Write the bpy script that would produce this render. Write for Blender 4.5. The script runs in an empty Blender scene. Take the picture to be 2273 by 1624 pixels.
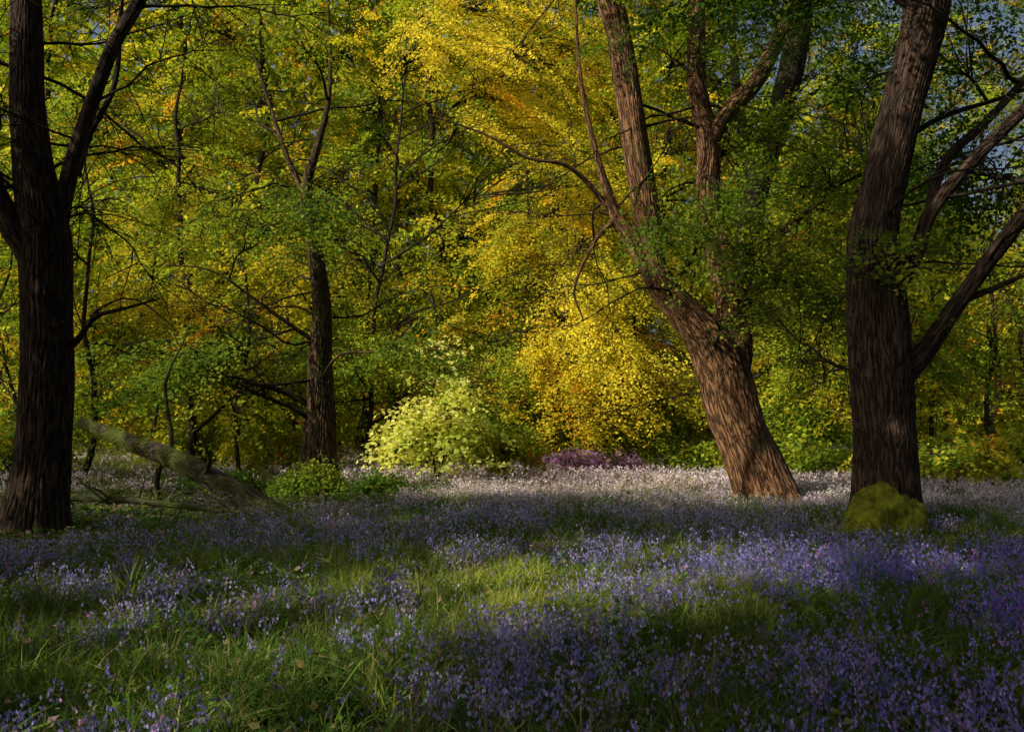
import bpy, math
import numpy as np
rng = np.random.default_rng(11)
scene = bpy.context.scene
COL = scene.collection

# ------------------------------------------------------------------ sun
SUN_EL = math.radians(36); 
S = np.array([-0.86, -0.51, 0.0]); S /= np.linalg.norm(S)
S = np.array([S[0]*math.cos(SUN_EL), S[1]*math.cos(SUN_EL), math.sin(SUN_EL)])

# gaps in the canopy through which the low sun reaches these places: (centre, radius, free distance)
GAPS = [((-2.6,24.5,9.6),4.6,2.2), ((-0.8,24,6.4),3.2,2.2), ((-4.4,24.5,6.0),2.2,2.2), ((2.6,25.5,3.3),2.6,2.2), ((-1.8,20.8,1.9),1.9,1.4),((.6,29,5),2.5,2.5),((-9,26,7),2,2.2),
        ((-3,21.3,.2),1.2,1),((-1.4,21.3,.2),1.5,1), ((0,21.3,.2),1.9,1), ((2,21,.2),2.0,1), ((3.6,20.2,.2),1.8,1), ((1,23,.2),1.8,1), ((1.2,19.4,.2),1.6,1), ((5.2,20,.2),1,1),
        ((-1.6,18.6,.2),1.2,1), ((0,18.4,.2),1.4,1), ((1.8,18.2,.2),1.5,1), ((3.2,17.4,.2),1.2,1), ((1.2,16.6,.2),.9,1),
        ((4.1,16.1,.6),1.2,1), ((0,7.3,0),1.2,1), ((.8,7.9,0),1.1,1), ((-.9,7.0,0),.5,1), ((2.0,9.0,0),.4,1)]
def in_gap(p):
    m = np.zeros(len(p), bool)
    for c, r, d in GAPS:
        w = p-np.array(c); t = w@S
        q = np.linalg.norm(w-t[:,None]*S, axis=1)
        m |= (t > d) & (q < r+.9)
    return m

# ------------------------------------------------------------------ helpers
def unit(a):
    return a/np.maximum(np.linalg.norm(a, axis=-1, keepdims=True), 1e-9)
_tabs = {}
def vnoise(x, y, seed=0):
    if seed not in _tabs: _tabs[seed] = np.random.default_rng(1000+seed).random((64,64))
    T = _tabs[seed]; xi = np.floor(x).astype(int); yi = np.floor(y).astype(int)
    fx = x-xi; fy = y-yi; fx = fx*fx*(3-2*fx); fy = fy*fy*(3-2*fy)
    a = T[xi%64, yi%64]; b = T[(xi+1)%64, yi%64]; c = T[xi%64, (yi+1)%64]; d = T[(xi+1)%64, (yi+1)%64]
    return (a*(1-fx)+b*fx)*(1-fy)+(c*(1-fx)+d*fx)*fy
def fbm(x, y, seed=0):
    return .55*vnoise(x,y,seed)+.3*vnoise(x*2.1,y*2.1,seed+1)+.15*vnoise(x*4.3,y*4.3,seed+2)
def ground_h(x, y):
    return (fbm(x*.35, y*.35, 5)-.5)*.22*np.clip((y-1)/6,0.3,1)
def mesh_from(name, V, F, mat, color=None, vec=None, smooth=False):
    me = bpy.data.meshes.new(name)
    V = np.asarray(V, np.float32); F = np.asarray(F, np.int32)
    me.vertices.add(len(V)); me.vertices.foreach_set("co", V.ravel())
    me.loops.add(F.size); me.loops.foreach_set("vertex_index", F.ravel())
    me.polygons.add(len(F)); me.polygons.foreach_set("loop_start", np.arange(0, F.size, 4, dtype=np.int32))
    if smooth: me.polygons.foreach_set("use_smooth", np.ones(len(F), bool))
    me.update(calc_edges=True)
    if color is not None:
        a = me.attributes.new("tint", 'FLOAT_COLOR', 'POINT')
        c = np.ones((len(V),4), np.float32); c[:,:3] = np.clip(color,0,.92); a.data.foreach_set("color", c.ravel())
    if vec is not None:
        a = me.attributes.new("barkco", 'FLOAT_VECTOR', 'POINT')
        a.data.foreach_set("vector", np.asarray(vec, np.float32).ravel())
    me.materials.append(mat)
    return me
def add(name, me, parent=None, loc=(0,0,0)):
    o = bpy.data.objects.new(name, me); COL.objects.link(o); o.location = loc
    if parent is not None: o.parent = parent
    return o
def tubes(P, R, sides):
    N,K,_ = P.shape
    T = unit(np.gradient(P, axis=1)); D = unit(P[:,-1]-P[:,0])
    ref = np.where(np.abs(D[:,2:3])>.75, np.array([[0,1.,0]]), np.array([[0,0,1.]]))
    U = unit(np.cross(T, ref[:,None,:])); W = np.cross(T, U)
    a = np.arange(sides)/sides*2*np.pi
    ca = np.cos(a)[None,None,:,None]; sa = np.sin(a)[None,None,:,None]
    V = P[:,:,None]+R[:,:,None,None]*(ca*U[:,:,None]+sa*W[:,:,None])
    L = np.concatenate([np.zeros((N,1)), np.cumsum(np.linalg.norm(np.diff(P,axis=1),axis=2),axis=1)],1)
    rm = R.mean(1)[:,None,None]
    B = np.stack([np.broadcast_to(np.cos(a)[None,None]*rm,(N,K,sides)), np.broadcast_to(np.sin(a)[None,None]*rm,(N,K,sides)), np.broadcast_to(L[:,:,None],(N,K,sides))],-1)
    i = np.arange(N*K*sides).reshape(N,K,sides); j = np.roll(i,-1,axis=2)
    F = np.stack([i[:,:-1], j[:,:-1], j[:,1:], i[:,1:]],-1).reshape(-1,4)
    return V.reshape(-1,3), F, B.reshape(-1,3)
def merge(parts):
    Vs,Fs,Bs = [],[],[]; n = 0
    for V,F,B in parts:
        Vs.append(V); Fs.append(F+n); Bs.append(B); n += len(V)
    return np.concatenate(Vs), np.concatenate(Fs), np.concatenate(Bs)
def catmull(pts, per):
    p = np.asarray(pts, float); p = np.vstack([2*p[0]-p[1], p, 2*p[-1]-p[-2]])
    out = []
    for k in range(1, len(p)-2):
        t = np.linspace(0,1,per,endpoint=False)[:,None]
        a,b,c,d = p[k-1],p[k],p[k+1],p[k+2]
        out.append(.5*((2*b)+(c-a)*t+(2*a-5*b+4*c-d)*t**2+(3*b-a-3*c+d)*t**3))
    out.append(p[-2][None]); return np.vstack(out)
def resample(c, step):
    L = np.concatenate([[0], np.cumsum(np.linalg.norm(np.diff(c[:,:3],axis=0),axis=1))])
    n = max(6, int(L[-1]/step)); t = np.linspace(0, L[-1], n)
    return np.stack([np.interp(t, L, c[:,k]) for k in range(c.shape[1])],1)
def trunk_tube(pts, sides=96, step=.05, flare=0., ridge=.02, seed=0, wander=0.):
    c = resample(catmull(pts, 12), step)
    r = np.random.default_rng(seed)
    if wander:
        z = c[:,2]
        c[:,0] += wander*(np.sin(z*1.3+seed)+.5*np.sin(z*2.9+seed*2)); c[:,1] += wander*np.sin(z*1.1+seed*3)
    P = c[None,:,:3]; R = np.maximum(c[None,:,3], .006)
    V,F,B = tubes(P, R, sides)
    K = len(c); V = V.reshape(K,sides,3); th = np.arange(sides)/sides*2*np.pi
    L = B[:,2].reshape(K,sides); TH = np.broadcast_to(th[None],(K,sides))
    ctr = c[:,None,:3]; off = V-ctr
    rad = c[:,3][:,None]
    nr = int(max(8, r.integers(38,46)))
    wob = .6*np.sin(L*1.7+3*np.cos(TH+seed))+.45*np.sin(L*4.1+2*np.sin(2*TH))+.3*np.sin(L*9.3+5*np.cos(TH*3))
    rid = np.abs(np.sin(TH*nr/2+wob*1.8))**.6
    n2 = fbm((TH/(2*np.pi))*18, L*2.0, 30+seed)-.5
    lob = .07*np.sin(2*TH+seed+.3*L)+.05*np.sin(3*TH+seed*2-.5*L)+.08*(fbm(np.cos(TH)*1.2+4,L*.9+np.sin(TH)*1.2,90+seed)-.5)*2
    f = 1+lob*np.clip(rad/.2,0,1)+ridge*(rid-.6)/np.maximum(rad,.1)*np.clip(rad/.25,.1,1)+n2*.07*np.clip(rad/.15,.3,1)
    if flare:
        g = np.exp(-L/.32)
        f = f+flare*g*(.35+.75*np.clip(np.sin(TH*5+seed),-.2,1)*.8)
    V = ctr+off*f[:,:,None]
    return V.reshape(-1,3), F, B
def leaves(C, Nrm, A, size, cr, wf=.36):
    """kite shaped, slightly folded leaf blades"""
    n = len(C); Nrm = unit(Nrm); A = unit(A-(A*Nrm).sum(1)[:,None]*Nrm); Bv = np.cross(Nrm, A)
    s = size[:,None]
    w = s*(wf+.12*cr.random((n,1)))
    up = s*cr.uniform(-.02,.2,(n,1))
    v0 = C-A*s*.5; v1 = C-A*s*.02+Bv*w+Nrm*up; v2 = C+A*s*.55; v3 = C-A*s*.02-Bv*w+Nrm*up
    V = np.stack([v0,v1,v2,v3],1).reshape(-1,3)
    return V, np.arange(n*4).reshape(-1,4)

# ------------------------------------------------------------------ materials
def newmat(name):
    m = bpy.data.materials.new(name); m.use_nodes = True; nt = m.node_tree; nt.nodes.clear()
    return m, nt, nt.nodes, nt.links
def leaf_mat(name, trans=.5, boost=(1.25,1.15,.6)):
    m, nt, N, L = newmat(name)
    out = N.new("ShaderNodeOutputMaterial"); at = N.new("ShaderNodeAttribute"); at.attribute_name = "tint"
    d = N.new("ShaderNodeBsdfDiffuse"); t = N.new("ShaderNodeBsdfTranslucent")
    mu = N.new("ShaderNodeMix"); mu.data_type='RGBA'; mu.blend_type='MULTIPLY'; mu.inputs[0].default_value=1
    mu.inputs[7].default_value=(*boost,1); L.new(at.outputs["Color"], mu.inputs[6])
    L.new(at.outputs["Color"], d.inputs["Color"]); L.new(mu.outputs[2], t.inputs["Color"])
    mx = N.new("ShaderNodeMixShader"); mx.inputs[0].default_value=trans
    L.new(d.outputs[0], mx.inputs[1]); L.new(t.outputs[0], mx.inputs[2])
    L.new(mx.outputs[0], out.inputs[0])
    return m
def bark_mat(name, dark, light, moss, moss_amt):
    m, nt, N, L = newmat(name)
    def math_(op, a, b=None, c=None):
        q = N.new("ShaderNodeMath"); q.operation = op
        for k,v in enumerate((a,b,c)):
            if v is None: continue
            if isinstance(v,(int,float)): q.inputs[k].default_value = v
            else: L.new(v, q.inputs[k])
        return q.outputs[0]
    out = N.new("ShaderNodeOutputMaterial"); at = N.new("ShaderNodeAttribute"); at.attribute_name = "barkco"
    mp = N.new("ShaderNodeMapping"); mp.inputs["Scale"].default_value=(1,1,.09); L.new(at.outputs["Vector"], mp.inputs[0])
    n1 = N.new("ShaderNodeTexNoise"); n1.inputs["Scale"].default_value=30; n1.inputs["Detail"].default_value=3; n1.inputs["Roughness"].default_value=.5; n1.inputs["Distortion"].default_value=.5
    L.new(mp.outputs[0], n1.inputs["Vector"])
    fur = math_('MINIMUM', math_('MULTIPLY', math_('ABSOLUTE', math_('SUBTRACT', n1.outputs["Fac"], .5)), 8.0), 1.0)
    n3 = N.new("ShaderNodeTexNoise"); n3.inputs["Scale"].default_value=40; n3.inputs["Detail"].default_value=6; n3.inputs["Roughness"].default_value=.75
    mp2 = N.new("ShaderNodeMapping"); mp2.inputs["Scale"].default_value=(1,1,.4); L.new(at.outputs["Vector"], mp2.inputs[0]); L.new(mp2.outputs[0], n3.inputs["Vector"])
    hgt = math_('MULTIPLY', fur, math_('MULTIPLY_ADD', n3.outputs["Fac"], 1.0, .3))
    rc = N.new("ShaderNodeValToRGB"); rc.color_ramp.elements[0].position=.05; rc.color_ramp.elements[0].color=(*dark,1)
    rc.color_ramp.elements[1].position=1.0; rc.color_ramp.elements[1].color=(*light,1); L.new(hgt, rc.inputs[0])
    n2 = N.new("ShaderNodeTexNoise"); n2.inputs["Scale"].default_value=1.3; n2.inputs["Detail"].default_value=7
    geo = N.new("ShaderNodeNewGeometry"); L.new(geo.outputs["Position"], n2.inputs["Vector"])
    r2 = N.new("ShaderNodeValToRGB"); r2.color_ramp.elements[0].position=.62-moss_amt*.4; r2.color_ramp.elements[1].position=.8-moss_amt*.4; L.new(n2.outputs["Fac"], r2.inputs[0])
    mf = math_('MULTIPLY', r2.outputs[0], .8)
    mc = N.new("ShaderNodeMix"); mc.data_type='RGBA'; L.new(mf, mc.inputs[0]); L.new(rc.outputs[0], mc.inputs[6]); mc.inputs[7].default_value=(*moss,1)
    bp = N.new("ShaderNodeBump"); bp.inputs["Strength"].default_value=.9; bp.inputs["Distance"].default_value=.025; L.new(hgt, bp.inputs["Height"])
    b = N.new("ShaderNodeBsdfPrincipled"); b.inputs["Roughness"].default_value=.9; b.inputs["Specular IOR Level"].default_value=.2
    L.new(mc.outputs[2], b.inputs["Base Color"]); L.new(bp.outputs[0], b.inputs["Normal"]); L.new(b.outputs[0], out.inputs[0])
    return m
LEAF = leaf_mat("leaf_blade")
LEAFB = leaf_mat("bright_leaf_blade", .5, (1.1,1.03,.8))
GRASS = leaf_mat("grass_blade", .35, (1.1,1.1,.6))
PETAL = leaf_mat("bluebell_petal", .35, (1.1,1.,1.1))
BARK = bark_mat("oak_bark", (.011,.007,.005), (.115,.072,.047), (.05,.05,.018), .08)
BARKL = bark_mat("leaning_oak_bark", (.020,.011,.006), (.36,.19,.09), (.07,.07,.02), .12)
BARKD = bark_mat("dark_bark", (.010,.007,.005), (.06,.04,.026), (.03,.035,.012), .25)  # darker bark for branches, bushes and background trees
MOSSBARK = bark_mat("mossy_bark", (.016,.012,.008), (.10,.075,.048), (.08,.11,.015), .55)
def flat_mat(name, c1, c2, scale, bump=.5, dist=.03):
    m, nt, N, L = newmat(name)
    out = N.new("ShaderNodeOutputMaterial"); geo = N.new("ShaderNodeNewGeometry")
    n = N.new("ShaderNodeTexNoise"); n.inputs["Scale"].default_value=scale; n.inputs["Detail"].default_value=9; n.inputs["Roughness"].default_value=.7; L.new(geo.outputs["Position"], n.inputs["Vector"])
    r = N.new("ShaderNodeValToRGB"); r.color_ramp.elements[0].position=.35; r.color_ramp.elements[0].color=(*c1,1); r.color_ramp.elements[1].position=.68; r.color_ramp.elements[1].color=(*c2,1); L.new(n.outputs["Fac"], r.inputs[0])
    bp = N.new("ShaderNodeBump"); bp.inputs["Strength"].default_value=bump; bp.inputs["Distance"].default_value=dist; L.new(n.outputs["Fac"], bp.inputs["Height"])
    b = N.new("ShaderNodeBsdfPrincipled"); b.inputs["Roughness"].default_value=1; b.inputs["Specular IOR Level"].default_value=.1
    L.new(r.outputs[0], b.inputs["Base Color"]); L.new(bp.outputs[0], b.inputs["Normal"]); L.new(b.outputs[0], out.inputs[0]); return m
SOIL = flat_mat("woodland_floor", (.02,.016,.01), (.05,.06,.022), 3.5)
MOSS = flat_mat("moss_cushion", (.04,.05,.008), (.28,.29,.025), 5, 1, .05)

# palettes: list of (weight, colour)
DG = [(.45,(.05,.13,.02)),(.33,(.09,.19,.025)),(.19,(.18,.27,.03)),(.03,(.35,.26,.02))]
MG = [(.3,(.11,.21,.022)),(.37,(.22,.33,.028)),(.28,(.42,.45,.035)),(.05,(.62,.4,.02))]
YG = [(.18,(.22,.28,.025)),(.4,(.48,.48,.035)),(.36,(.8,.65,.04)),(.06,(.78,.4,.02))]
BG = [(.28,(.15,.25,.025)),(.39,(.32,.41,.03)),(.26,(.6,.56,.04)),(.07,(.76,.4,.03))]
YL = [(.14,(.5,.49,.03)),(.38,(.86,.75,.06)),(.45,(.92,.77,.07)),(.03,(.85,.5,.02))]  # bright yellow puts the sunlit glow into the centre trees' leaf colour
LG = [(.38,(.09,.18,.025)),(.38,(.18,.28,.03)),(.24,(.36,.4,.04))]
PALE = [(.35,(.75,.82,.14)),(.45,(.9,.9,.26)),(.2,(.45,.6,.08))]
PUR = [(.5,(.34,.16,.36)),(.3,(.45,.28,.48)),(.2,(.16,.16,.08))]
def pick(pal, n, r):
    w = np.array([p[0] for p in pal]); c = np.array([p[1] for p in pal])
    return c[r.choice(len(pal), n, p=w/w.sum())]

def make_tree(base, stems, blobs, pal, name="tree", label="", category="tree", leaf=.078, per=165, bare=0, bark=BARK,
              seed=1, spray=(1.3,.65), cull=True, flare=0., hero=False, twig_r=.010, leafmat=None, wander=0., droop=.34):
    r = np.random.default_rng(seed); base = np.array(base, float)
    e = bpy.data.objects.new(name, None); COL.objects.link(e); e.location = base; e.empty_display_size=.3
    e["label"] = label; e["category"] = category
    parts = []; line = []
    for k, st in enumerate(stems):
        st = np.array(st, float)
        sides = (140 if st[0,3]>.25 else 40) if hero else (18 if st[0,3]>.12 else 8)
        step = .045 if hero else .3
        parts.append(trunk_tube(st, sides, step, flare if k==0 else 0., .026 if hero else .01, seed+k, wander))
        cc = resample(catmull(st, 8), .25); line.append(cc)
    V,F,B = merge(parts)
    add("trunk", mesh_from("trunk", V-base, F, bark, vec=B, smooth=True), e)
    line = np.vstack(line)
    LP,LR,TP,TR,CC,NN,AA,SS,TT = [],[],[],[],[],[],[],[],[]
    for bl in blobs:
        c = np.array(bl[0],float); rad = np.array(bl[1],float); n = bl[2]; bp = bl[3] if len(bl)>3 else pal
        force = len(bl)>4
        d = line[:,:3]-c; hd = np.linalg.norm(d[:,:2],axis=1)
        cost = np.linalg.norm(d,axis=1)+3*np.maximum(0, d[:,2]+.35*hd+.2)
        q = line[np.argmin(cost)]
        t = np.linspace(0,1,12)[:,None]
        dist = np.linalg.norm(c-q[:3])
        end = c+np.array([0,0,-.1*rad[2]])
        path = q[:3]*(1-t)+end*t; path[:,2] += (np.sin(np.pi*t[:,0])*.1*dist)
        path += (np.sin(t*7+r.uniform(0,6,3))*.05*dist*np.sin(np.pi*t))
        r0 = min(.5*q[3], .015+.012*dist); rr = r0*(1-t[:,0])**.8+.009
        u = unit(r.normal(size=(n,3)))*(r.random((n,1))**(1/2.0)); u *= np.where(r.random((n,1))<.3,1.4,1.0); sp = c+u*rad
        keep = sp[:,2] > .15
        if cull and not force: keep &= ~in_gap(sp)
        sp = sp[keep]; n = len(sp)
        if n==0: continue
        LP.append(path); LR.append(rr)
        ti = r.uniform(.3,1,n); q2 = np.stack([np.interp(ti, t[:,0], path[:,k]) for k in range(3)],1)
        s5 = np.linspace(0,1,6)[None,:,None]
        pb = q2[:,None]*(1-s5)+sp[:,None]*s5
        dd = np.linalg.norm(sp-q2,axis=1)[:,None,None]
        pb = pb+np.sin(np.pi*s5)*dd*.12*np.array([0,0,1.])+np.sin(np.pi*s5)*dd*.1*r.normal(size=(n,1,3))
        TP.append(pb); TR.append(np.linspace(1,.4,6)[None,:]*(twig_r*(.7+.6*np.minimum(dd[:,:,0],2))))
        o = sp-(q[:3]*.6+c*.4); o[:,2] *= .35; o = unit(o+r.normal(size=(n,3))*.25)
        nr = unit(np.array([0,0,1.])+.4*o+np.array([0,-.3,0])+r.normal(size=(n,3))*.25); o = unit(o-(o*nr).sum(1)[:,None]*nr); sd = np.cross(nr,o)
        for k in range(2):
            an = r.uniform(-.8,.8,n)[:,None]; di = o*np.cos(an)+sd*np.sin(an)
            st = sp-o*spray[0]*.4; ln = spray[0]*r.uniform(.6,1.05,(n,1))
            pp = st[:,None]+di[:,None]*ln[:,None]*np.linspace(0,1,6)[None,:,None]
            pp[:,:,2] -= droop*(np.linspace(0,1,6)**2)[None,:]*ln*.7
            pp = pp+r.normal(size=pp.shape)*.02
            TP.append(pp); TR.append(np.linspace(.8,.3,6)[None,:]*np.full((n,1),twig_r*.6))
        m = per
        a = r.beta(1.6,1.6,(n,m))*1.3-.5; b = r.normal(size=(n,m))*.42*(1-.5*np.abs(a)); hz = r.normal(size=(n,m))*.06
        sc = r.uniform(.7,1.3,(n,1))
        pos = sp[:,None]+(a*sc)[:,:,None]*spray[0]*o[:,None]+(b*sc)[:,:,None]*spray[1]*sd[:,None]+hz[:,:,None]*nr[:,None]
        pos[:,:,2] -= droop*(np.clip(a+.5,0,2)**2)*.6*spray[0]
        nn = nr[:,None]+r.normal(size=(n,m,3))*.55
        aa = o[:,None]*.8+sd[:,None]*(np.sign(b)*.6)[:,:,None]+r.normal(size=(n,m,3))*.5
        ss = leaf*r.uniform(.5,1.25,(n,m))
        base_c = pick(bp, n, r); lc = pick(bp, n*m, r).reshape(n,m,3)
        tint = base_c[:,None]*.75+lc*.25; tint = tint*r.uniform(.85,1.12,(n,m,1))*r.uniform(.8,1.15,(n,1,1))
        CC.append(pos.reshape(-1,3)); NN.append(nn.reshape(-1,3)); AA.append(aa.reshape(-1,3)); SS.append(ss.ravel()); TT.append(tint.reshape(-1,3))
    if bare:
        cand = line[(line[:,2]>base[2]+1.8)&(line[:,3]>.04)]
        for k in range(bare):
            q = cand[r.integers(len(cand))]; K=12
            az = r.uniform(0,2*np.pi); d = np.array([math.cos(az), math.sin(az)*.7, r.uniform(-.1,.5)]); ln = r.uniform(1.6,4.2)
            p = [q[:3]]
            for j in range(K-1):
                d = unit(d+r.normal(size=3)*.2+np.array([0,0,-.05])); p.append(p[-1]+d*ln/K)
            p = np.array(p); LP.append(p); LR.append(np.linspace(min(.034,.007*ln+.004),.005,K))
            nb = 11; ii = r.integers(3,K-1,nb); st = p[ii]
            dd2 = unit(unit(p[ii+0]-p[ii-1])+r.normal(size=(nb,3))*.7)
            l2 = r.uniform(.4,1.5,(nb,1)); g = np.linspace(0,1,6)[None,:,None]
            pp = st[:,None]+dd2[:,None]*l2[:,None]*g+r.normal(size=(nb,6,3))*.05*g; pp[:,:,2] -= .2*g[:,:,0]**2*l2
            TP.append(pp); TR.append(np.linspace(.009,.004,6)[None,:]*np.ones((nb,1)))
    bp = []
    if LP: bp.append(tubes(np.array(LP), np.array(LR), 7))
    if TP: bp.append(tubes(np.concatenate(TP), np.concatenate(TR), 3))
    if bp:
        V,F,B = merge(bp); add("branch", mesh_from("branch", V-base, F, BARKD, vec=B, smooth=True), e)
    if CC:
        C = np.concatenate(CC); V,F = leaves(C-base, np.concatenate(NN), np.concatenate(AA), np.concatenate(SS), r)
        me = mesh_from("crown", V, F, leafmat or LEAF, color=np.repeat(np.concatenate(TT),4,axis=0))
        add("crown" if category!="bush" else "foliage", me, e)
    return e

# ------------------------------------------------------------------ hero trees
D=11.2
left = make_tree((-6.3,D,0), [
    [(-6.32,D,-.15,.46),(-6.27,D,.35,.375),(-6.18,D,1.14,.335),(-6.12,D,2.1,.325),(-6.12,D,2.96,.325),(-6.14,D,3.95,.325),(-6.29,D,4.98,.25),(-6.42,D+.1,5.85,.22),(-6.48,D+.2,7.0,.2),(-6.6,D+.3,10,.13),(-6.7,D+.3,12.5,.03)],
    [(-5.98,D-.02,3.9,.13),(-5.87,D,4.5,.11),(-5.73,D-.05,4.95,.10),(-5.44,D-.1,5.74,.09),(-5.12,D-.2,6.4,.085),(-4.78,D-.2,7.0,.08),(-4.1,D-.3,8.3,.06),(-3.4,D-.3,10,.02)],
    [(-6.25,D-.05,3.6,.17),(-6.52,D-.1,4.1,.16),(-6.8,D-.1,4.68,.15),(-7.2,D-.2,5.9,.12),(-7.8,D-.2,7.5,.08),(-8.4,D,9,.02)],
    [(-5.78,D+.1,4.8,.06),(-5.62,D+.2,5.4,.04),(-5.35,D+.3,6.1,.035),(-5.25,D+.3,7.2,.02)],
    [(-5.95,D,2.35,.05),(-5.7,D,2.6,.04),(-5.42,D-.1,2.88,.03),(-5.0,D-.2,2.98,.02),(-4.5,D-.3,3.1,.012)],
  ], [((-6.2,D,10),(3,2.6,1.8),55),((-8.2,D-1,8),(2,2,1.3),35),((-8.6,D-2.5,9.6),(3,2.4,2),50),((-4,D+.3,9),(2.4,2,1.1),40),((-5.0,D+1.2,6.9),(1.7,1.2,.6),26),((-3.6,D+.6,6.6),(1.3,1,.5),18),((-5.0,D+.8,5.4),(1,.7,.4),9),((-4.9,D+1,4.2),(.8,.6,.35),6),((-9,D+.4,6),(1.6,1.4,1),25)],  # includes a high left clump added out of view to shade the clearing
  DG, label="tall dark brown tree trunk with a slender leaning side limb", seed=21, bare=34, hero=True, flare=.5, name="tree")
D=11.8
right = make_tree((5.2,D,0), [
    [(5.2,D,-.2,.50),(5.19,D,.45,.425),(5.15,D,1.44,.385),(5.10,D,2.37,.39),(5.04,D,3.3,.345),(5.0,D,4.1,.295),(5.15,D,4.86,.265),(5.36,D,5.8,.26),(5.58,D,6.6,.265),(5.74,D,7.35,.285),(5.9,D,9,.25),(6.1,D,12,.12),(6.1,D,14,.03)],
    [(5.22,D-.05,1.93,.15),(5.42,D-.1,2.23,.15),(5.70,D-.1,2.54,.13),(6.02,D-.15,3.05,.115),(6.46,D-.2,3.68,.105),(7.1,D-.3,4.55,.1),(8,D-.3,5.6,.08),(9,D-.3,6.8,.03)],
    [(6.04,D-.15,3.08,.05),(6.22,D-.15,3.2,.05),(6.65,D-.2,3.38,.035),(7.1,D-.3,3.6,.03),(8,D-.3,4,.015)],
    [(5.1,D+.05,3.0,.14),(5.42,D+.1,3.5,.13),(5.65,D+.1,3.9,.11),(5.83,D+.1,4.42,.1),(6.33,D+.1,5.05,.09),(7.1,D,5.85,.085),(8.5,D,7,.03)],
    [(5.83,D+.1,4.45,.08),(6.0,D+.3,4.9,.075),(6.34,D+.5,5.4,.07),(6.9,D+.6,5.9,.06),(7.8,D+.7,6.9,.05),(8.5,D+.8,8,.02)],
    [(5.4,D+.1,5.5,.08),(5.8,D+.5,5.7,.05),(6.5,D+.9,6.1,.04),(7.4,D+1,6.4,.03),(8.4,D+1,6.8,.015)],
  ], [((6.5,D,10),(3,2.6,1.8),60),((8.6,D-1,8),(2,2,1.2),40),((4.0,D+.6,8.1),(1.7,1.5,.9),34),((2.6,D+.4,9.4),(2.4,1.8,1.1),44),((7.2,D+1.5,5.4),(1.4,1,.8),20),((6.8,D+1.5,7.2),(1.4,1,.8),18),((5.0,D-.45,3.7),(.3,.12,.35),4,LG)],
  DG, label="tall grey-brown tree with two limbs rising sideways and a mossy foot", seed=33, bare=26, hero=True, flare=.45)
def lump(c, rad, seed, rough=.12):
    nu,nv = 90,46; u = np.linspace(0,2*np.pi,nu,endpoint=False); v = np.linspace(0,np.pi*.5,nv)
    U,Vv = np.meshgrid(u,v); cv = np.cos(Vv)**.7; x=np.cos(U)*cv; y=np.sin(U)*cv; z=np.sin(Vv)
    k = 1+rough*(vnoise(x*3+9,y*3+z*4,seed)-.5)*2+rough*.8*(vnoise(x*7+9,y*7+z*5,seed+3)-.5)
    P = np.stack([x*rad[0]*k,y*rad[1]*k,z*rad[2]*k],-1).reshape(-1,3)+np.array(c)
    i = np.arange(nu*nv).reshape(nv,nu); j=np.roll(i,-1,axis=1)
    return P, np.stack([i[:-1],j[:-1],j[1:],i[1:]],-1).reshape(-1,4)
LM = [((5.02,D-.24,-.15),(.42,.42,.84),50),((4.80,D-.36,-.2),(.36,.40,.74),60),((5.26,D-.34,-.2),(.34,.36,.70),70),((4.62,D-.46,-.2),(.3,.34,.5),64)]
Vm=[];Fm=[];nn_=0
for c_,r_,s_ in LM:
    v_,f_ = lump(c_,r_,s_,.09); Vm.append(v_); Fm.append(f_+nn_); nn_+=len(v_)
Vm = np.vstack(Vm); Fm = np.vstack(Fm); rbase=np.array([5.2,D,0])
add("moss", mesh_from("moss", Vm-rbase, Fm, MOSS, smooth=True), right)
rr = np.random.default_rng(4); k = rr.integers(0,len(Vm),12000); k=k[vnoise(Vm[k,0]*5,Vm[k,2]*5+Vm[k,1]*3,77)>.4]; C = Vm[k]+rr.normal(size=(len(k),3))*.005; C = C[C[:,2]>-.05]
Vf,Ff = leaves(C-rbase, rr.normal(size=(len(C),3)), rr.normal(size=(len(C),3))+np.array([0,0,.6]), rr.uniform(.010,.022,len(C)), rr)
add("moss_tuft", mesh_from("moss_tuft", Vf, Ff, GRASS, color=np.repeat(pick([(.6,(.17,.2,.02)),(.4,(.34,.36,.04))],len(C),rr),4,axis=0)), right)

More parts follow.
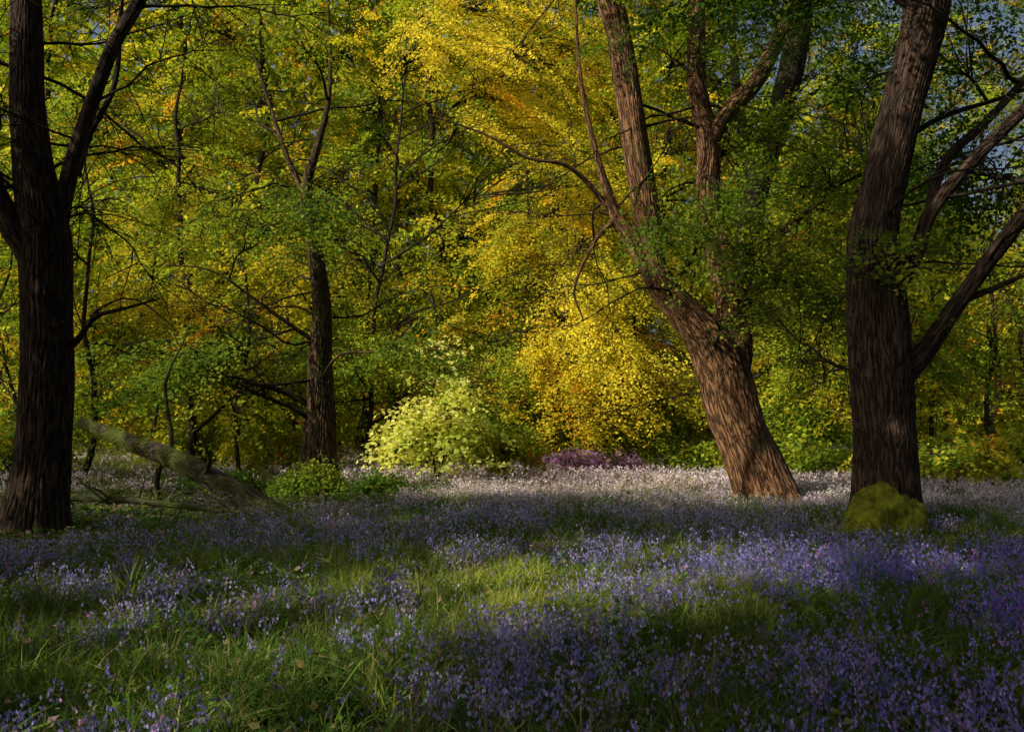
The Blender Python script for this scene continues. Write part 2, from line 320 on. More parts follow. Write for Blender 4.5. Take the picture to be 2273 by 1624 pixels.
D=16.5
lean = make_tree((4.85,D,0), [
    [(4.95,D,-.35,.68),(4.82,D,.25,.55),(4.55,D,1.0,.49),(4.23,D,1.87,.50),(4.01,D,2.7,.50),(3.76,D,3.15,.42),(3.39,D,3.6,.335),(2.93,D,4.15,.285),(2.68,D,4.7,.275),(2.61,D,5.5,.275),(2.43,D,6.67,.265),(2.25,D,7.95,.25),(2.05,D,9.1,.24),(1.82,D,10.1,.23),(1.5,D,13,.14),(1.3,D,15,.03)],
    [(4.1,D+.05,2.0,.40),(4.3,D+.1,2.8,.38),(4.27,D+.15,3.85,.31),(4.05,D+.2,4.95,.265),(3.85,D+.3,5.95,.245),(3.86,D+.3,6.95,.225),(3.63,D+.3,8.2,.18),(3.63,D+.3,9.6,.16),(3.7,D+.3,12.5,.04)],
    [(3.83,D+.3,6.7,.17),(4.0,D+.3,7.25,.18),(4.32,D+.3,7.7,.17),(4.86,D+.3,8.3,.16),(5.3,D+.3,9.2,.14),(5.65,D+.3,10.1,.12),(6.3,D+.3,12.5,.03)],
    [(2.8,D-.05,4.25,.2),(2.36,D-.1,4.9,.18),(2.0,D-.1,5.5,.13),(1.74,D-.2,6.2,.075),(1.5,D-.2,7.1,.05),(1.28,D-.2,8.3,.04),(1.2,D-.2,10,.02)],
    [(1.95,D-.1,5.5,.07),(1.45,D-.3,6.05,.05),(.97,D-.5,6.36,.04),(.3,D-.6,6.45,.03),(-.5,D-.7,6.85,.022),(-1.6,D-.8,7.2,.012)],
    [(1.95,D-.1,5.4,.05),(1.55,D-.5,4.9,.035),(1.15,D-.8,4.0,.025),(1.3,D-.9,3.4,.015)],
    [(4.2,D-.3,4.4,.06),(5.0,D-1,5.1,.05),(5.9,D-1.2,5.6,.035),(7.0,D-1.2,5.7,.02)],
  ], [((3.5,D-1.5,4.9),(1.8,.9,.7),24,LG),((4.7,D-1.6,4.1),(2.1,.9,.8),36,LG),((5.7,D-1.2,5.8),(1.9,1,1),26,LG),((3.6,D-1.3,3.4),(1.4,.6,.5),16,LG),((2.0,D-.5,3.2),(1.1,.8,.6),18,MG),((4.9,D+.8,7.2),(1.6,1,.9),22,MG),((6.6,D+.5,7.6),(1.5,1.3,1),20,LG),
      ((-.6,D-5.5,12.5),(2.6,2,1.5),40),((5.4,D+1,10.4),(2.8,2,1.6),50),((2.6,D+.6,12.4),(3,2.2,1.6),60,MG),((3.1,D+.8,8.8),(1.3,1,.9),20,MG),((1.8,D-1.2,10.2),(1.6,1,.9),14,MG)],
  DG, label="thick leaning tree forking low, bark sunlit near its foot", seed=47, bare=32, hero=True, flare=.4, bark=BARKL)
D=18.2
cl = make_tree((-4.12,D,0), [
    [(-4.12,D,-.15,.5),(-4.14,D,.88,.36),(-4.1,D,1.9,.3),(-4.1,D,2.9,.26),(-4.06,D,3.97,.21),(-4.2,D,5.2,.17),(-4.4,D,6.4,.12),(-4.15,D,7.4,.08),(-3.9,D,8.5,.045),(-3.9,D,10,.03),(-4,D,12,.012)],
    [(-4.35,D,6.2,.08),(-4.8,D,7.2,.055),(-5.2,D,8.4,.035),(-5.7,D,10,.015)],
    [(-4.15,D,3.2,.05),(-5.1,D-.5,3.9,.035),(-6.1,D-.8,4.6,.02),(-7.1,D-1,4.7,.012)],
    [(-4.1,D,2.4,.04),(-3.5,D-.8,2.9,.03),(-2.6,D-1,3.0,.02),(-1.9,D-1.1,3.6,.012)],
  ], [((-6.5,D-1.2,2.6),(1.5,1.,.5),26,LG,1),((-2.3,D-1.3,3.0),(.9,.8,.35),10,LG,1),((-4.8,D-1.2,5.5),(1.9,.7,.5),26,LG,1),((-4.4,D-1.4,6.9),(1.7,.7,.8),34,LG),((-6.8,D-1.4,4.6),(1.8,1.2,.7),32,LG),((-7.8,D-1,3.2),(1.5,1,.8),28),((-2.8,D-1.2,4.5),(1.1,.7,.4),12,LG),
      ((-5.4,D-1.4,8.2),(2.0,.9,1.0),40,BG),((-4.2,D-1.2,9.2),(1.4,1,.9),24,BG),((-7.4,D,8.4),(2.2,1.5,1.3),44,LG),((-5.8,D-.5,10.8),(2.1,2,1.4),40,LG),((-8.4,D-.5,11),(2.4,2,1.6),45,DG)],
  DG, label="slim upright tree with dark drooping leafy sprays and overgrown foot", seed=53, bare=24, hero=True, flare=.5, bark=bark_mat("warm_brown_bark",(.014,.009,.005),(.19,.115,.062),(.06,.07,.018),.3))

# ------------------------------------------------------------------ sunlit trees
D=26
make_tree((-4.4,D,0), [[(-4.4,D,-.1,.09),(-4.3,D,3,.07),(-4.0,D,6,.06),(-3.5,D,9,.045),(-3.2,D,14,.015)]],
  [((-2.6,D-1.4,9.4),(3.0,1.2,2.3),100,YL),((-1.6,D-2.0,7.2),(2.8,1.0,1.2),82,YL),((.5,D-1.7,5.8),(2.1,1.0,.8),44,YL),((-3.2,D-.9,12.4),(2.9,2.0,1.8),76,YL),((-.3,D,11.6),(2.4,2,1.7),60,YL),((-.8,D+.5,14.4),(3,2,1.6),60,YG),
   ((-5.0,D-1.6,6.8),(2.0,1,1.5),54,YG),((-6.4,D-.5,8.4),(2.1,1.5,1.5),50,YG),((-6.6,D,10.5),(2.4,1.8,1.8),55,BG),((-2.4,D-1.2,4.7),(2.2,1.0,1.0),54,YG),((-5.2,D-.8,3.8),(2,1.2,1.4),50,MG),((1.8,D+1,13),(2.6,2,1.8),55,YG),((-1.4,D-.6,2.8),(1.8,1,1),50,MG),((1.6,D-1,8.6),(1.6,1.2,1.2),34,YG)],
  YG, label="maple with leaves tinted bright yellow for a sunlit glow", seed=61, bare=10, bark=BARKD, leaf=.086, per=200, spray=(1.6,.6), wander=.05, leafmat=LEAFB)
D=27
make_tree((1.26,D,0), [[(1.26,D,-.1,.18),(1.3,D,1.6,.13),(1.5,D,3.4,.1),(1.7,D,6,.03)],[(1.28,D,1.2,.08),(2.4,D-.6,2.2,.06),(3.8,D-1,3.0,.03)]],
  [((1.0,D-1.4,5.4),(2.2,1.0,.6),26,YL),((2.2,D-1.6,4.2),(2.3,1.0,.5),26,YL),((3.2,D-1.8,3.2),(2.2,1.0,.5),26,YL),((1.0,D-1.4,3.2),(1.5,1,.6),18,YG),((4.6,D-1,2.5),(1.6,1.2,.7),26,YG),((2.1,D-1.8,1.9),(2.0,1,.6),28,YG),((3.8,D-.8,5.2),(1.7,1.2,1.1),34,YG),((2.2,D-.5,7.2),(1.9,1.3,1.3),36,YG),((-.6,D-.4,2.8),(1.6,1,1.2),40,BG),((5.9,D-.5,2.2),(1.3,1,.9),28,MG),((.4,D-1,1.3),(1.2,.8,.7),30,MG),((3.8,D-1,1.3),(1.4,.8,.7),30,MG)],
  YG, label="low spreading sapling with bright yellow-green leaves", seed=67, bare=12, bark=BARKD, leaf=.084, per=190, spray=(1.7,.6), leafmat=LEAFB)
make_tree((.3,31,0), [[(.3,31,-.1,.14),(.4,31,3,.11),(.6,31,8,.06),(.5,31,12,.02)]],
  [((-.6,30,4.2),(2,1.3,1.5),50),((1.6,30,6.5),(2,1.3,1.5),50,YG),((-.2,30,8.3),(2.2,1.5,1.6),55,YG),((.6,30,2.2),(1.8,1.2,1.1),44),((2.5,30.5,9.6),(2.3,1.6,1.6),50,YG),((3.2,30,3.4),(2,1.3,1.5),44,YG)],
  BG, label="thin young tree with soft yellow-green leaves", seed=69, bare=6, bark=BARKD, leaf=.11, per=140, spray=(1.3,.8), leafmat=LEAFB)
make_tree((-10.2,27,0), [[(-10.2,27,-.1,.14),(-10.1,27,4,.12),(-10.6,27,9,.07),(-10.4,27,13,.03)]],
  [((-10.5,26,5),(2.2,1.6,1.6),55,YG),((-11,26,8.6),(2.4,1.8,1.8),65,BG),((-8.2,26.5,6.4),(1.8,1.4,1.4),44,YG),((-9,27,11.5),(3,2,1.8),65),((-12.8,27,4),(1.8,1.5,1.2),36),((-9,25.6,3.2),(1.7,1.2,1),36,MG),((-13.5,27,11),(2.2,2,1.6),40),((-7,26,2.6),(1.8,1,1),44,MG)],
  BG, label="slender woodland tree with green leaves tinged yellow and orange", seed=71, bare=12, bark=BARKD, leaf=.095, per=155, wander=.08, leafmat=LEAFB)
make_tree((8.8,26,0), [[(8.8,26,-.1,.15),(8.7,26,3,.12),(9,26,7,.08),(9.2,26,10,.03)]],
  [((8.6,25,3.6),(1.9,1.3,1.4),48,BG),((10.3,25.6,5.4),(1.8,1.4,1.2),40,BG),((7.4,25.5,6.2),(1.8,1.3,1.3),40),((9.2,26,8.6),(2.3,1.8,1.4),45,BG),((8.2,25,1.6),(1.4,1,.7),30,MG),((12.5,26,3.6),(1.8,1.4,1.3),36,MG),((13,26,7),(1.8,1.4,1.5),36,MG)],
  MG, label="young tree with thin stem and yellow-green leaves", seed=73, bare=12, bark=BARKD, leaf=.095, per=150, wander=.05)
make_tree((5.65,20,0), [[(5.65,20,-.1,.36),(5.3,20,2.2,.32),(5.25,20,4.2,.31),(5.75,20,7.0,.3),(6.3,20,8.8,.29),(6.75,20,10.8,.28),(7.2,20,15,.06)],[(5.75,20,7.1,.16),(5.3,20,9,.12),(5.1,20,12,.06)]],
  [((7.5,21,13.5),(3,2.2,1.6),55),((5.0,21,12),(2.2,1.6,1.2),30,MG),((9.5,20.6,9.8),(1.8,1.4,1),24,MG),((7.8,20,6.6),(1.3,1.,.8),16,MG)],
  DG, label="tall dark tree trunk leaning slightly above the leaves", seed=79, bare=18, bark=BARKD)

# ------------------------------------------------------------------ bushes
def bush(base, size, n, pal, label, seed, leaf=.1, per=70, spray=(.6,.4), name="bush", cull=True):
    r = np.random.default_rng(seed); b = np.array(base,float); st=[]
    for k in range(5):
        a = r.uniform(0,6.28); q = np.array([math.cos(a)*size[0]*.5, math.sin(a)*size[1]*.5, size[2]*1.3])
        st.append([(b[0],b[1],b[2]-.1,.03),(*(b+q*np.array([.4,.4,.5])),.02),(*(b+q),.006)])
    bl = []
    for k in range(4):
        o = r.uniform(-.5,.5,3)*np.array(size); bl.append(((b[0]+o[0], b[1]+o[1], size[2]*r.uniform(.6,1.15)), (size[0]*.62,size[1]*.62,size[2]*.7), n//4))
    return make_tree(base, st, bl, pal, name=name, label=label, category="bush", leaf=leaf, per=per, spray=spray, seed=seed, bark=BARKD, twig_r=.006, leafmat=LEAFB, cull=cull)
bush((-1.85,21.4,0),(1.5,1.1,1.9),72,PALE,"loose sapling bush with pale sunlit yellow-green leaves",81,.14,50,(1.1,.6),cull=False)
bush((-.3,22.4,0),(1.1,1,.9),60,BG,"low green bush at the edge of the flowers",83,.11,60,cull=False)
bush((2.2,24.6,0),(1.6,.9,.5),60,PUR,"low wide purple-flowering bush beyond the meadow",85,.08,80,cull=False)
bush((-3.75,17.0,0),(1.1,.6,.42),74,LG,"mossy green fern clump around a tree foot",87,.07,90,name="fern_clump",cull=False)
bush((-2.7,16.6,0),(.8,.5,.28),36,DG,"dark green fern clump around a tree foot",86,.07,90,name="fern_clump",cull=False)
bush((-5.4,17.2,0),(.9,.5,.3),36,DG,"dark green undergrowth clump beside fallen branches",88,.07,90,name="fern_clump",cull=False)
for k,(x,y,sx,sz,p) in enumerate([(11.2,20,2.2,.8,BG),(13.5,21,2.4,.9,BG),(8,23,1.6,.6,MG),(18,27,2.8,1.1,MG),(-7,27,2,.9,BG),(-10.5,28,2.4,1,BG),(-14,24,2.2,1,MG),(5.6,25.5,1.6,.7,MG),(-3.4,29,2.2,1.1,BG),(.4,33,1.8,1.1,MG),(5.5,31,2.4,1.2,MG),(-17,28,2.6,1.2,DG),(11,31,2.6,1.2,MG),(2.6,31,2.2,1.1,MG),(-.8,30,1.8,1.1,MG)]):
    bush((x,y,0),(sx,1.2,sz),80,p,"leafy green bush along the woodland edge",90+k,.12,65,(.8,.5),cull=False)

# ------------------------------------------------------------------ background trees
def generic(seed, H, lo, R, pal, pos, label, leaf=.155, per=112, nbl=11, r0=.2, n=28, cull=False, wander=.12, bare=4):
    r = np.random.default_rng(seed); x,y = pos
    st = [[(x,y,-.1,r0),(x+r.normal()*.2,y,H*.25,r0*.8),(x+r.normal()*.4,y,H*.55,r0*.55),(x+r.normal()*.6,y,H*.95,.03)]]
    bl = []
    for k in range(nbl):
        z = lo+(H-lo)*(k+.5)/nbl; rd = R*(.55+.45*math.sin(math.pi*min(1,(z-lo)/(H-lo)*.8+.2)))
        a = k*2.4+r.uniform(-.5,.5); bl.append(((x+math.cos(a)*rd*.55, y+math.sin(a)*rd*.55, z), (rd*.62, rd*.62, (H-lo)/nbl*1.1), n))
    return make_tree((x,y,0), st, bl, pal, label=label, seed=seed, leaf=leaf, per=per, spray=(1.5,.85), bark=BARKD, cull=cull, wander=wander, bare=bare, twig_r=.014)
LB = "woodland tree in leaf standing among others beyond the meadow"
protos = [generic(101,25,2.0,4.4,MG,(-19,36),LB), generic(102,25,1.3,4.2,BG,(-11,35),LB), generic(103,26,2.5,4.6,BG,(-3,36),LB),
          generic(104,24,1.2,4.2,YG,(5,35),LB), generic(105,18,1.8,3.8,MG,(12.5,34),LB,n=22)]
young = [generic(111,9,1.2,1.7,BG,(-13,31),"thin young tree with sparse leaves in the understorey",leaf=.13,per=50,nbl=6,r0=.08,n=9,bare=8),
         generic(112,8,1.4,1.6,BG,(7,30),"thin young tree with sparse leaves in the understorey",leaf=.13,per=50,nbl=6,r0=.07,n=9,bare=8),
         generic(113,10,2.5,1.5,MG,(14,29),"thin young tree with sparse leaves in the understorey",leaf=.13,per=50,nbl=5,r0=.09,n=9,bare=8)]
def copy_tree(src, x, y, rz, s):
    e = src.copy(); COL.objects.link(e); e.location=(x,y,0); e.rotation_euler=(0,0,rz); e.scale=(s,s,s)
    for ch in list(src.children):
        c = ch.copy(); COL.objects.link(c); c.parent = e
    return e
for p in protos: p["group"]="trees beyond the meadow"
for p in young: p["group"]="young understorey trees"
r = np.random.default_rng(5)
spots = [(-27,38),(-23,44),(-15,43),(-7,44),(1,43),(9,43),(16,41),(22,37),(28,41),(-31,48),(-19,53),(-11,53),(-3,54),(5,53),(13,52),(22,50),(31,50),(-40,56),(40,56),(-7,37.5),(1,38),(-15,38)]
for k,(x,y) in enumerate(spots):
    s = r.uniform(.95,1.15)
    if x>10: s *= .74
    copy_tree(protos[k%5], x+r.uniform(-1,1), y+r.uniform(-1,1), r.uniform(0,6.28), s)
for k,(x,y) in enumerate([(-17,29),(-8,31),(-5.6,32),(-1.5,33),(2.2,32.5),(4,34),(10,30),(12,27),(17,30),(-20,33),(-2.8,29.5),(6.3,29),(15.5,33),(20,33),(-12,24),(9.5,23),(-7.6,24)]):
    copy_tree(young[k%3], x, y, r.uniform(0,6.28), r.uniform(.85,1.25))
# trees added out of view around the clearing's near side to shade it
for k,(x,y,sd,H,lo) in enumerate([(-8.5,2,121,16,5.6),(-13,7,122,16,4.5),(-5,-3.5,123,15,5.5),(-11,-3,124,17,5),(-17,1.5,125,17,5),(-18,13,126,17,4.5),(-1.5,-7.5,127,14,5.5),(-17,20,128,16,3.5),(-6.4,4.6,129,15,7.2),(-10.5,-8,130,16,5),(4.5,-2.5,131,14,5),(10,3.5,132,15,5),(-2,-1.5,133,14,6)]):
    generic(sd,H,lo,3.9,DG,(x,y),"leafy tree added out of view to shade the clearing",leaf=.23,per=58,nbl=8,r0=.28,n=25,cull=True)

# distant woodland mass
r = np.random.default_rng(9); n = 110000
x = r.uniform(-85,85,n); y = 66+r.uniform(0,16,n); ht = 34+6*vnoise(x*.09,y*.1,3)-np.clip((x-10)*.75,0,22)
z = ht*r.random(n)**1.1
keep = (vnoise(x*.5,z*.5,13) > .2)|(z<6)
x,y,z = x[keep],y[keep],z[keep]; C = np.stack([x,y,z],1); n=len(C)
V,F = leaves(C, r.normal(size=(n,3))+np.array([0,-.5,.6]), r.normal(size=(n,3)), r.uniform(.5,1.1,n), r)
o = add("distant_woodland", mesh_from("distant_woodland", V, F, LEAF, color=np.repeat(pick(BG,n,r),4,axis=0)))
o["kind"]="stuff"; o["label"]="mass of distant leafy woodland behind the trees"; o["category"]="woodland"

# ------------------------------------------------------------------ fallen wood
D=14.4
e = bpy.data.objects.new("fallen_log", None); COL.objects.link(e); e.location=(-5,D,0); e["label"]="dark mossy fallen trunk sloping down to the ground"; e["category"]="log"
V,F,B = merge([trunk_tube([(-8.2,D+1.9,1.5,.10),(-7.2,D+1.2,1.25,.14),(-6.4,D+.7,1.05,.16),(-5.7,D+.3,.84,.175),(-5.1,D+.05,.58,.185),(-4.5,D-.15,.3,.19),(-3.85,D-.3,-.05,.2)],48,.05,0,.02,3),
               trunk_tube([(-6.1,D+.4,-.1,.05),(-6.15,D+.4,.6,.045),(-5.95,D+.5,1.2,.04),(-6.05,D+.5,2.2,.03),(-5.7,D+.6,3.1,.012)],16,.08,0,.01,4),
               trunk_tube([(-5.2,D,.6,.05),(-5.0,D-.3,.9,.035),(-5.1,D-.4,1.3,.012)],12,.08,0,.01,5)])
add("limb", mesh_from("limb", V-np.array([-5,D,0]), F, MOSSBARK, vec=B, smooth=True), e)
rr = np.random.default_rng(14); k = rr.integers(0,len(V),11000); k=k[vnoise(V[k,0]*4,V[k,2]*6,78)>.42]; C = V[k]+rr.normal(size=(len(k),3))*.010; C=C[(C[:,2]>.05)&(C[:,2]<1.7)]
Vf,Ff = leaves(C-np.array([-5,D,0]), rr.normal(size=(len(C),3)), rr.normal(size=(len(C),3)), rr.uniform(.015,.035,len(C)), rr)
add("moss", mesh_from("moss", Vf, Ff, GRASS, color=np.repeat(pick([(.6,(.10,.14,.018)),(.4,(.2,.24,.03))],len(C),rr),4,axis=0)), e)
e = bpy.data.objects.new("fallen_branch", None); COL.objects.link(e); e.location=(-6,13.3,0); e["label"]="long bare fallen branch lying across the grass"; e["category"]="branch"
ps = [trunk_tube([(-7.6,13.5,.34,.05),(-6.6,13.3,.34,.06),(-5.6,13.1,.3,.052),(-4.4,13.0,.16,.035)],16,.08,0,.008,6)]
rb = np.random.default_rng(8)
for k in range(9):
    x0 = rb.uniform(-7.2,-4.9); a = rb.uniform(-1,1)
    ps.append(trunk_tube([(x0,13.2,.25,.018),(x0+a*.4,13.1,.45,.013),(x0+a*.9,13.0,.5+rb.uniform(0,.35),.005)],8,.08,0,.004,7+k))
V,F,B = merge(ps); add("limb", mesh_from("limb", V-np.array([-6,13.3,0]), F, MOSSBARK, vec=B, smooth=True), e)
DEAD = bark_mat("dead_stick", (.08,.065,.055), (.3,.25,.22), (.12,.12,.06), .1)
P=[];R=[]
for k in range(34):
    x0 = rb.uniform(-5.4,-4.6); y0 = 13.5+rb.uniform(-.3,.3); ln = rb.uniform(.4,.9); h = rb.uniform(.15,.42); dy=rb.normal()*.4
    t = np.linspace(0,1,10); P.append(np.stack([x0+t*ln*rb.choice([-1,1,1])+rb.normal()*.05*np.sin(t*5), y0+dy*t, h*(1-t**1.6)*(1+.3*np.sin(t*6+k))+.05],1)); R.append(np.linspace(.010,.003,10))
V,F,B = tubes(np.array(P),np.array(R),5)
o = add("brush_pile", mesh_from("brush_pile", V-np.array([-6,14,0]), F, DEAD, vec=B, smooth=True), None, (-6,14,0)); o["label"]="low scatter of pale dry sticks beside a log"; o["category"]="brush pile"

# ------------------------------------------------------------------ ground
g = np.sinh(np.linspace(-4.6,4.6,260)); gx = g/np.abs(g).max()*500; gy = gx+14
X,Y = np.meshgrid(gx,gy); Z = ground_h(X,Y)*(np.hypot(X,Y-14)<70)
i = np.arange(X.size).reshape(X.shape); F = np.stack([i[:-1,:-1],i[:-1,1:],i[1:,1:],i[1:,:-1]],-1).reshape(-1,4)
o = add("ground", mesh_from("ground", np.stack([X,Y,Z],-1).reshape(-1,3), F, SOIL, smooth=True)); o["kind"]="structure"; o["label"]="uneven woodland floor of dark soil and moss"; o["category"]="ground"

# ------------------------------------------------------------------ meadow
def near_trunk(x,y):
    m = np.zeros(len(x))
    for bx,by,br in [(4.8,15.9,1.1),(5.0,10.9,1.0),(-6.2,10.4,1.1),(-4.2,16.8,1.5),(-5.3,13.2,1.3),(-6.4,13.4,1.2)]: m = np.maximum(m, np.exp(-(((x-bx)**2+(y-by)**2)/br**2)))
    return m
def field(n, y0, y1, r):
    y = np.sqrt(r.uniform(y0*y0,y1*y1,n))
    x = r.uniform(-1,1,n)*(.6*y*1.12+1.0)
    return x,y
def blades(x,y,h,w,lean,r,col,K=3):
    h = h*(1-.7*near_trunk(x,y))
    n=len(x); az=r.uniform(0,2*np.pi,n); d=np.stack([np.cos(az),np.sin(az),np.zeros(n)],1)
    fc = r.uniform(0,2*np.pi,n); s = np.stack([np.cos(fc),np.sin(fc),np.zeros(n)],1)
    b=np.stack([x,y,ground_h(x,y)-.01],1); V=[]
    for k in range(K):
        t=k/(K-1); c=b+d*(lean*h*t*t)[:,None]; c[:,2]+=h*t*(1-.25*lean*t)
        ww=(w*(1-t**1.5*.95)*(1 if k else .6))[:,None]; V+= [c-s*ww*.5, c+s*ww*.5]
    V=np.stack(V,1); m=2*K
    F=np.concatenate([np.arange(n)[:,None]*m+np.array([2*k,2*k+1,2*k+3,2*k+2]) for k in range(K-1)],0)
    return V.reshape(-1,3),F,np.repeat(col,m,axis=0), b, d
def cat(L):
    Vs,Fs,Cs=[],[],[];n=0
    for V,F,C in L: Vs.append(V);Fs.append(F+n);Cs.append(C);n+=len(V)
    return np.vstack(Vs),np.vstack(Fs),np.vstack(Cs)
r = np.random.default_rng(77)
GP = [(.42,(.06,.12,.025)),(.28,(.12,.2,.035)),(.16,(.23,.29,.06)),(.14,(.34,.27,.14))]
def sunlit_patch(x,y): return np.exp(-(((x-.2)/1.6)**2+((y-7.5)/1.2)**2))  # foreground pool of sun, painted in as lime grass with fewer flowers
def purple_mask(x,y):
    m = (fbm(x*1.1+3,y*.9,40)-.5)*4.6+.20+.07*x
    m += (vnoise(x*3.1,y*2.6,61)-.5)*1.5
    m -= .4*sunlit_patch(x,y)
    m -= .7*np.exp(-(((x+3.5)/2.4)**2+((y-4.8)/2.0)**2))
    m += .3*np.exp(-(((x+3)/3.5)**2+((y-9)/1.5)**2))
    m += .5*np.exp(-(((x-.3)/1.2)**2+((y-5.4)/.8)**2))
    m += .5*np.exp(-(((x-1)/3.5)**2+((y-11.5)/1.8)**2))+1.0*np.clip((y-13)/5,0,1)*np.clip(1-np.abs(x-2)/9,0.1,1)
    m -= 1.2*near_trunk(x,y)
    return np.clip(m,0.03,1)*(near_trunk(x,y)<.75)
L=[]
for (n,y0,y1,hh,ww) in [(125000,3.2,9,(.07,.3),(.004,.011)),(105000,9,19,(.09,.32),(.008,.018)),(95000,19,48,(.12,.34),(.02,.04))]:
    x,y=field(n,y0,y1,r); tuft=fbm(x*2.2,y*2.2,44); kp=r.random(n)<np.clip(tuft*3.2-.85,.1,1); x,y=x[kp],y[kp]; n=len(x); tuft=tuft[kp]
    h=r.uniform(hh[0],hh[1],n)*(.0+1.8*tuft); w=r.uniform(ww[0],ww[1],n)
    c=pick(GP,n,r)*r.uniform(.7,1.2,(n,1))*(.45+1.0*fbm(x*.9,y*.9,45))[:,None]
    bpv=sunlit_patch(x,y)[:,None]; c=c*(1-bpv)+bpv*pick([(.5,(.5,.58,.08)),(.35,(.76,.74,.18)),(.15,(.2,.3,.05))],n,r)
    k_=np.clip(1-np.abs(x-1.2)/6.5,0.1,1)[:,None]*np.clip((y-14)/4,0,1)[:,None]*.8; c = c*(1-k_)+np.array([.82,.62,.58])*k_  # sunlit band across the far meadow painted into the grass colour
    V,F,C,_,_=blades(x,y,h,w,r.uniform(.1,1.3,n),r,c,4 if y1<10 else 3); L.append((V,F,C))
nt_=1300; tx,ty=field(nt_,3.6,15,r); per=30; th_=r.uniform(.5,1.25,nt_); x=np.repeat(tx,per)+r.normal(size=nt_*per)*.055; y=np.repeat(ty,per)+r.normal(size=nt_*per)*.055; n=len(x)
tc=np.repeat(pick(GP,nt_,r)*r.uniform(.8,1.7,(nt_,1)),per,axis=0)
V,F,C,_,_=blades(x,y,r.uniform(.15,.42,n)*np.repeat(th_,per),r.uniform(.005,.013,n),r.uniform(.2,1.5,n),r,tc,4); L.append((V,F,C))
nt_=1900; tx,ty=field(nt_,3.4,14,r); per=16; x=np.repeat(tx,per)+r.normal(size=nt_*per)*.03; y=np.repeat(ty,per)+r.normal(size=nt_*per)*.03; n=len(x)
tc=np.repeat(pick([(.5,(.08,.17,.03)),(.35,(.16,.27,.05)),(.15,(.34,.38,.12))],nt_,r),per,axis=0)
V,F,C,_,_=blades(x,y,r.uniform(.1,.28,n)*np.repeat(r.uniform(.6,1.2,nt_),per),r.uniform(.018,.04,n),r.uniform(.7,1.9,n),r,tc,5); L.append((V,F,C))
x,y=field(26000,3.2,13,r); n=len(x); V,F,C,_,_=blades(x,y,r.uniform(.06,.22,n),r.uniform(.012,.028,n),r.uniform(.8,2.0,n),r,pick([(.5,(.07,.16,.03)),(.35,(.15,.25,.05)),(.15,(.32,.32,.14))],n,r),5); L.append((V,F,C))
V,F,C=cat(L); o=add("meadow_grass",mesh_from("meadow_grass",V,F,GRASS,color=C)); o["kind"]="stuff"; o["label"]="tufted green grass and strap leaves covering the clearing"; o["category"]="grass"
n=110000; x,y=field(n,3.2,20,r); kp=r.random(n)<np.clip(fbm(x*1.3,y*1.3,48)*3-.95-.12*x,0,1); x,y=x[kp],y[kp]; n=len(x)
C3=np.stack([x,y,ground_h(x,y)+r.uniform(.02,.17,n)],1)
V,F=leaves(C3,r.normal(size=(n,3))*.5+np.array([0,0,1.]),r.normal(size=(n,3)),r.uniform(.02,.055,n)*(1+.05*y),r)
col=pick([(.5,(.06,.13,.025)),(.28,(.13,.22,.03)),(.13,(.28,.23,.1)),(.09,(.34,.22,.24))],n,r)
o=add("ground_plants",mesh_from("ground_plants",V,F,GRASS,color=np.repeat(col,4,axis=0))); o["kind"]="stuff"; o["label"]="low leafy plants and litter between the flowers"; o["category"]="ground cover"
L=[]; LS=[]
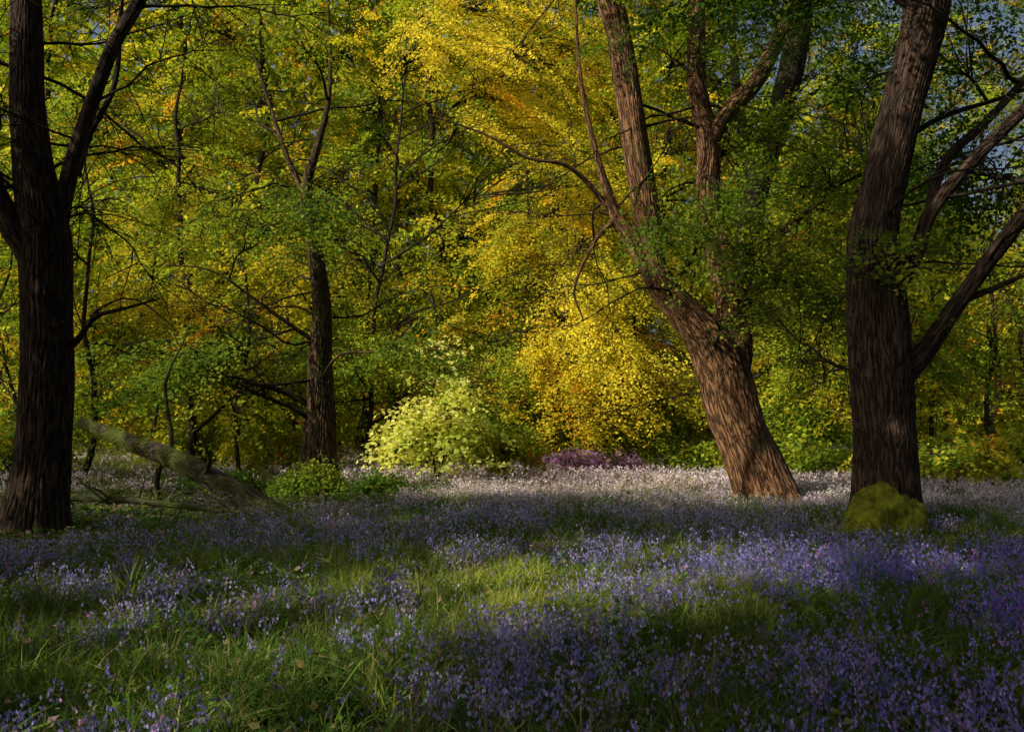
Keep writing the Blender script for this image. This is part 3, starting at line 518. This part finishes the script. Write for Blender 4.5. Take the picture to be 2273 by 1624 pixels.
for (n,y0,y1,nb,bs,cross) in [(17500,3.2,9,9,.021,2),(26000,9,18,7,.028,1),(64000,18,46,5,.05,1)]:
    x,y=field(n,y0,y1,r); kp=r.random(n)<purple_mask(x,y); x,y=x[kp],y[kp]; n=len(x)
    h=r.uniform(.16,.42,n); lean=r.uniform(.1,.6,n)
    V,F,C,b,d=blades(x,y,h,np.full(n,.004 if y1<10 else .008),lean,r,np.tile(np.array([[.1,.15,.06]]),(n,1)),4); LS.append((V,F,C)); h=h*(1-.7*near_trunk(x,y))
    t=r.uniform(.45,1.02,(n,nb)); c=b[:,None]+d[:,None]*(lean[:,None]*h[:,None]*t*t)[:,:,None]; c[:,:,2]+=h[:,None]*t*(1-.25*lean[:,None]*t)
    c=c+r.normal(size=c.shape)*np.array([.013,.013,.005])*(1 if y1<10 else 1.8)
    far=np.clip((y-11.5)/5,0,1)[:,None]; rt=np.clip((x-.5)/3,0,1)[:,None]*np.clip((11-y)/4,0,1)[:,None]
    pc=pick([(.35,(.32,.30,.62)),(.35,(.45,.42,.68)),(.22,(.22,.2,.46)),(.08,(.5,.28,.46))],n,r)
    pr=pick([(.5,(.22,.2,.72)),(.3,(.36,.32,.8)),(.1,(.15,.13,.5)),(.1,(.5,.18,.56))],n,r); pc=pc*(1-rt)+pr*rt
    pf=pick([(.5,(.9,.72,.78)),(.3,(.92,.8,.74)),(.2,(.72,.6,.82))],n,r)  # pale lilac flowers, brightened to paint in the sunlit far strip
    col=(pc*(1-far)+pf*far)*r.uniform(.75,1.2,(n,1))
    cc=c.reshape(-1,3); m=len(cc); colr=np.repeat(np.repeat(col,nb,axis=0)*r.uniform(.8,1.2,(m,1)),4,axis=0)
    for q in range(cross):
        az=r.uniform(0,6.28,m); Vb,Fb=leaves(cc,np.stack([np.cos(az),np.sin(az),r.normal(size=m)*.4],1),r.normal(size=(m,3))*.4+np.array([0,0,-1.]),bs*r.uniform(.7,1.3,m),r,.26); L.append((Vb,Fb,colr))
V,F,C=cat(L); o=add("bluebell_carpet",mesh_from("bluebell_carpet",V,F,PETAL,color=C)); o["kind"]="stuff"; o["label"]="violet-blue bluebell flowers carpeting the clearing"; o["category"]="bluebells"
V,F,C=cat(LS); o=add("bluebell_stems",mesh_from("bluebell_stems",V,F,GRASS,color=C)); o["kind"]="stuff"; o["label"]="thin green flower stems across the clearing"; o["category"]="flower stems"

# ------------------------------------------------------------------ world, sun, camera
w = bpy.data.worlds.new("World"); scene.world = w; w.use_nodes = True; nt = w.node_tree
bg = nt.nodes["Background"]; sky = nt.nodes.new("ShaderNodeTexSky"); sky.sky_type='NISHITA'; sky.sun_disc=False
sky.sun_elevation=SUN_EL; sky.sun_rotation=math.atan2(S[0],S[1]); sky.dust_density=8.0; sky.air_density=.8
nt.links.new(sky.outputs[0], bg.inputs[0]); bg.inputs[1].default_value=.125
sl = bpy.data.lights.new("sun",'SUN'); sl.energy=5; sl.angle=math.radians(.5); sl.color=(1,.91,.72)
so = bpy.data.objects.new("sun", sl); COL.objects.link(so)
from mathutils import Vector
so.rotation_euler = Vector(S).to_track_quat('Z','Y').to_euler()
cam = bpy.data.cameras.new("camera"); cam.lens=30; cam.sensor_width=36; cam.shift_y=.0563; cam.clip_end=2000
co = bpy.data.objects.new("camera", cam); COL.objects.link(co); co.location=(0,0,1.5); co.rotation_euler=(math.radians(90),0,0)
scene.camera = co
scene.view_settings.view_transform='Standard'; scene.view_settings.look='None'; scene.view_settings.exposure=0
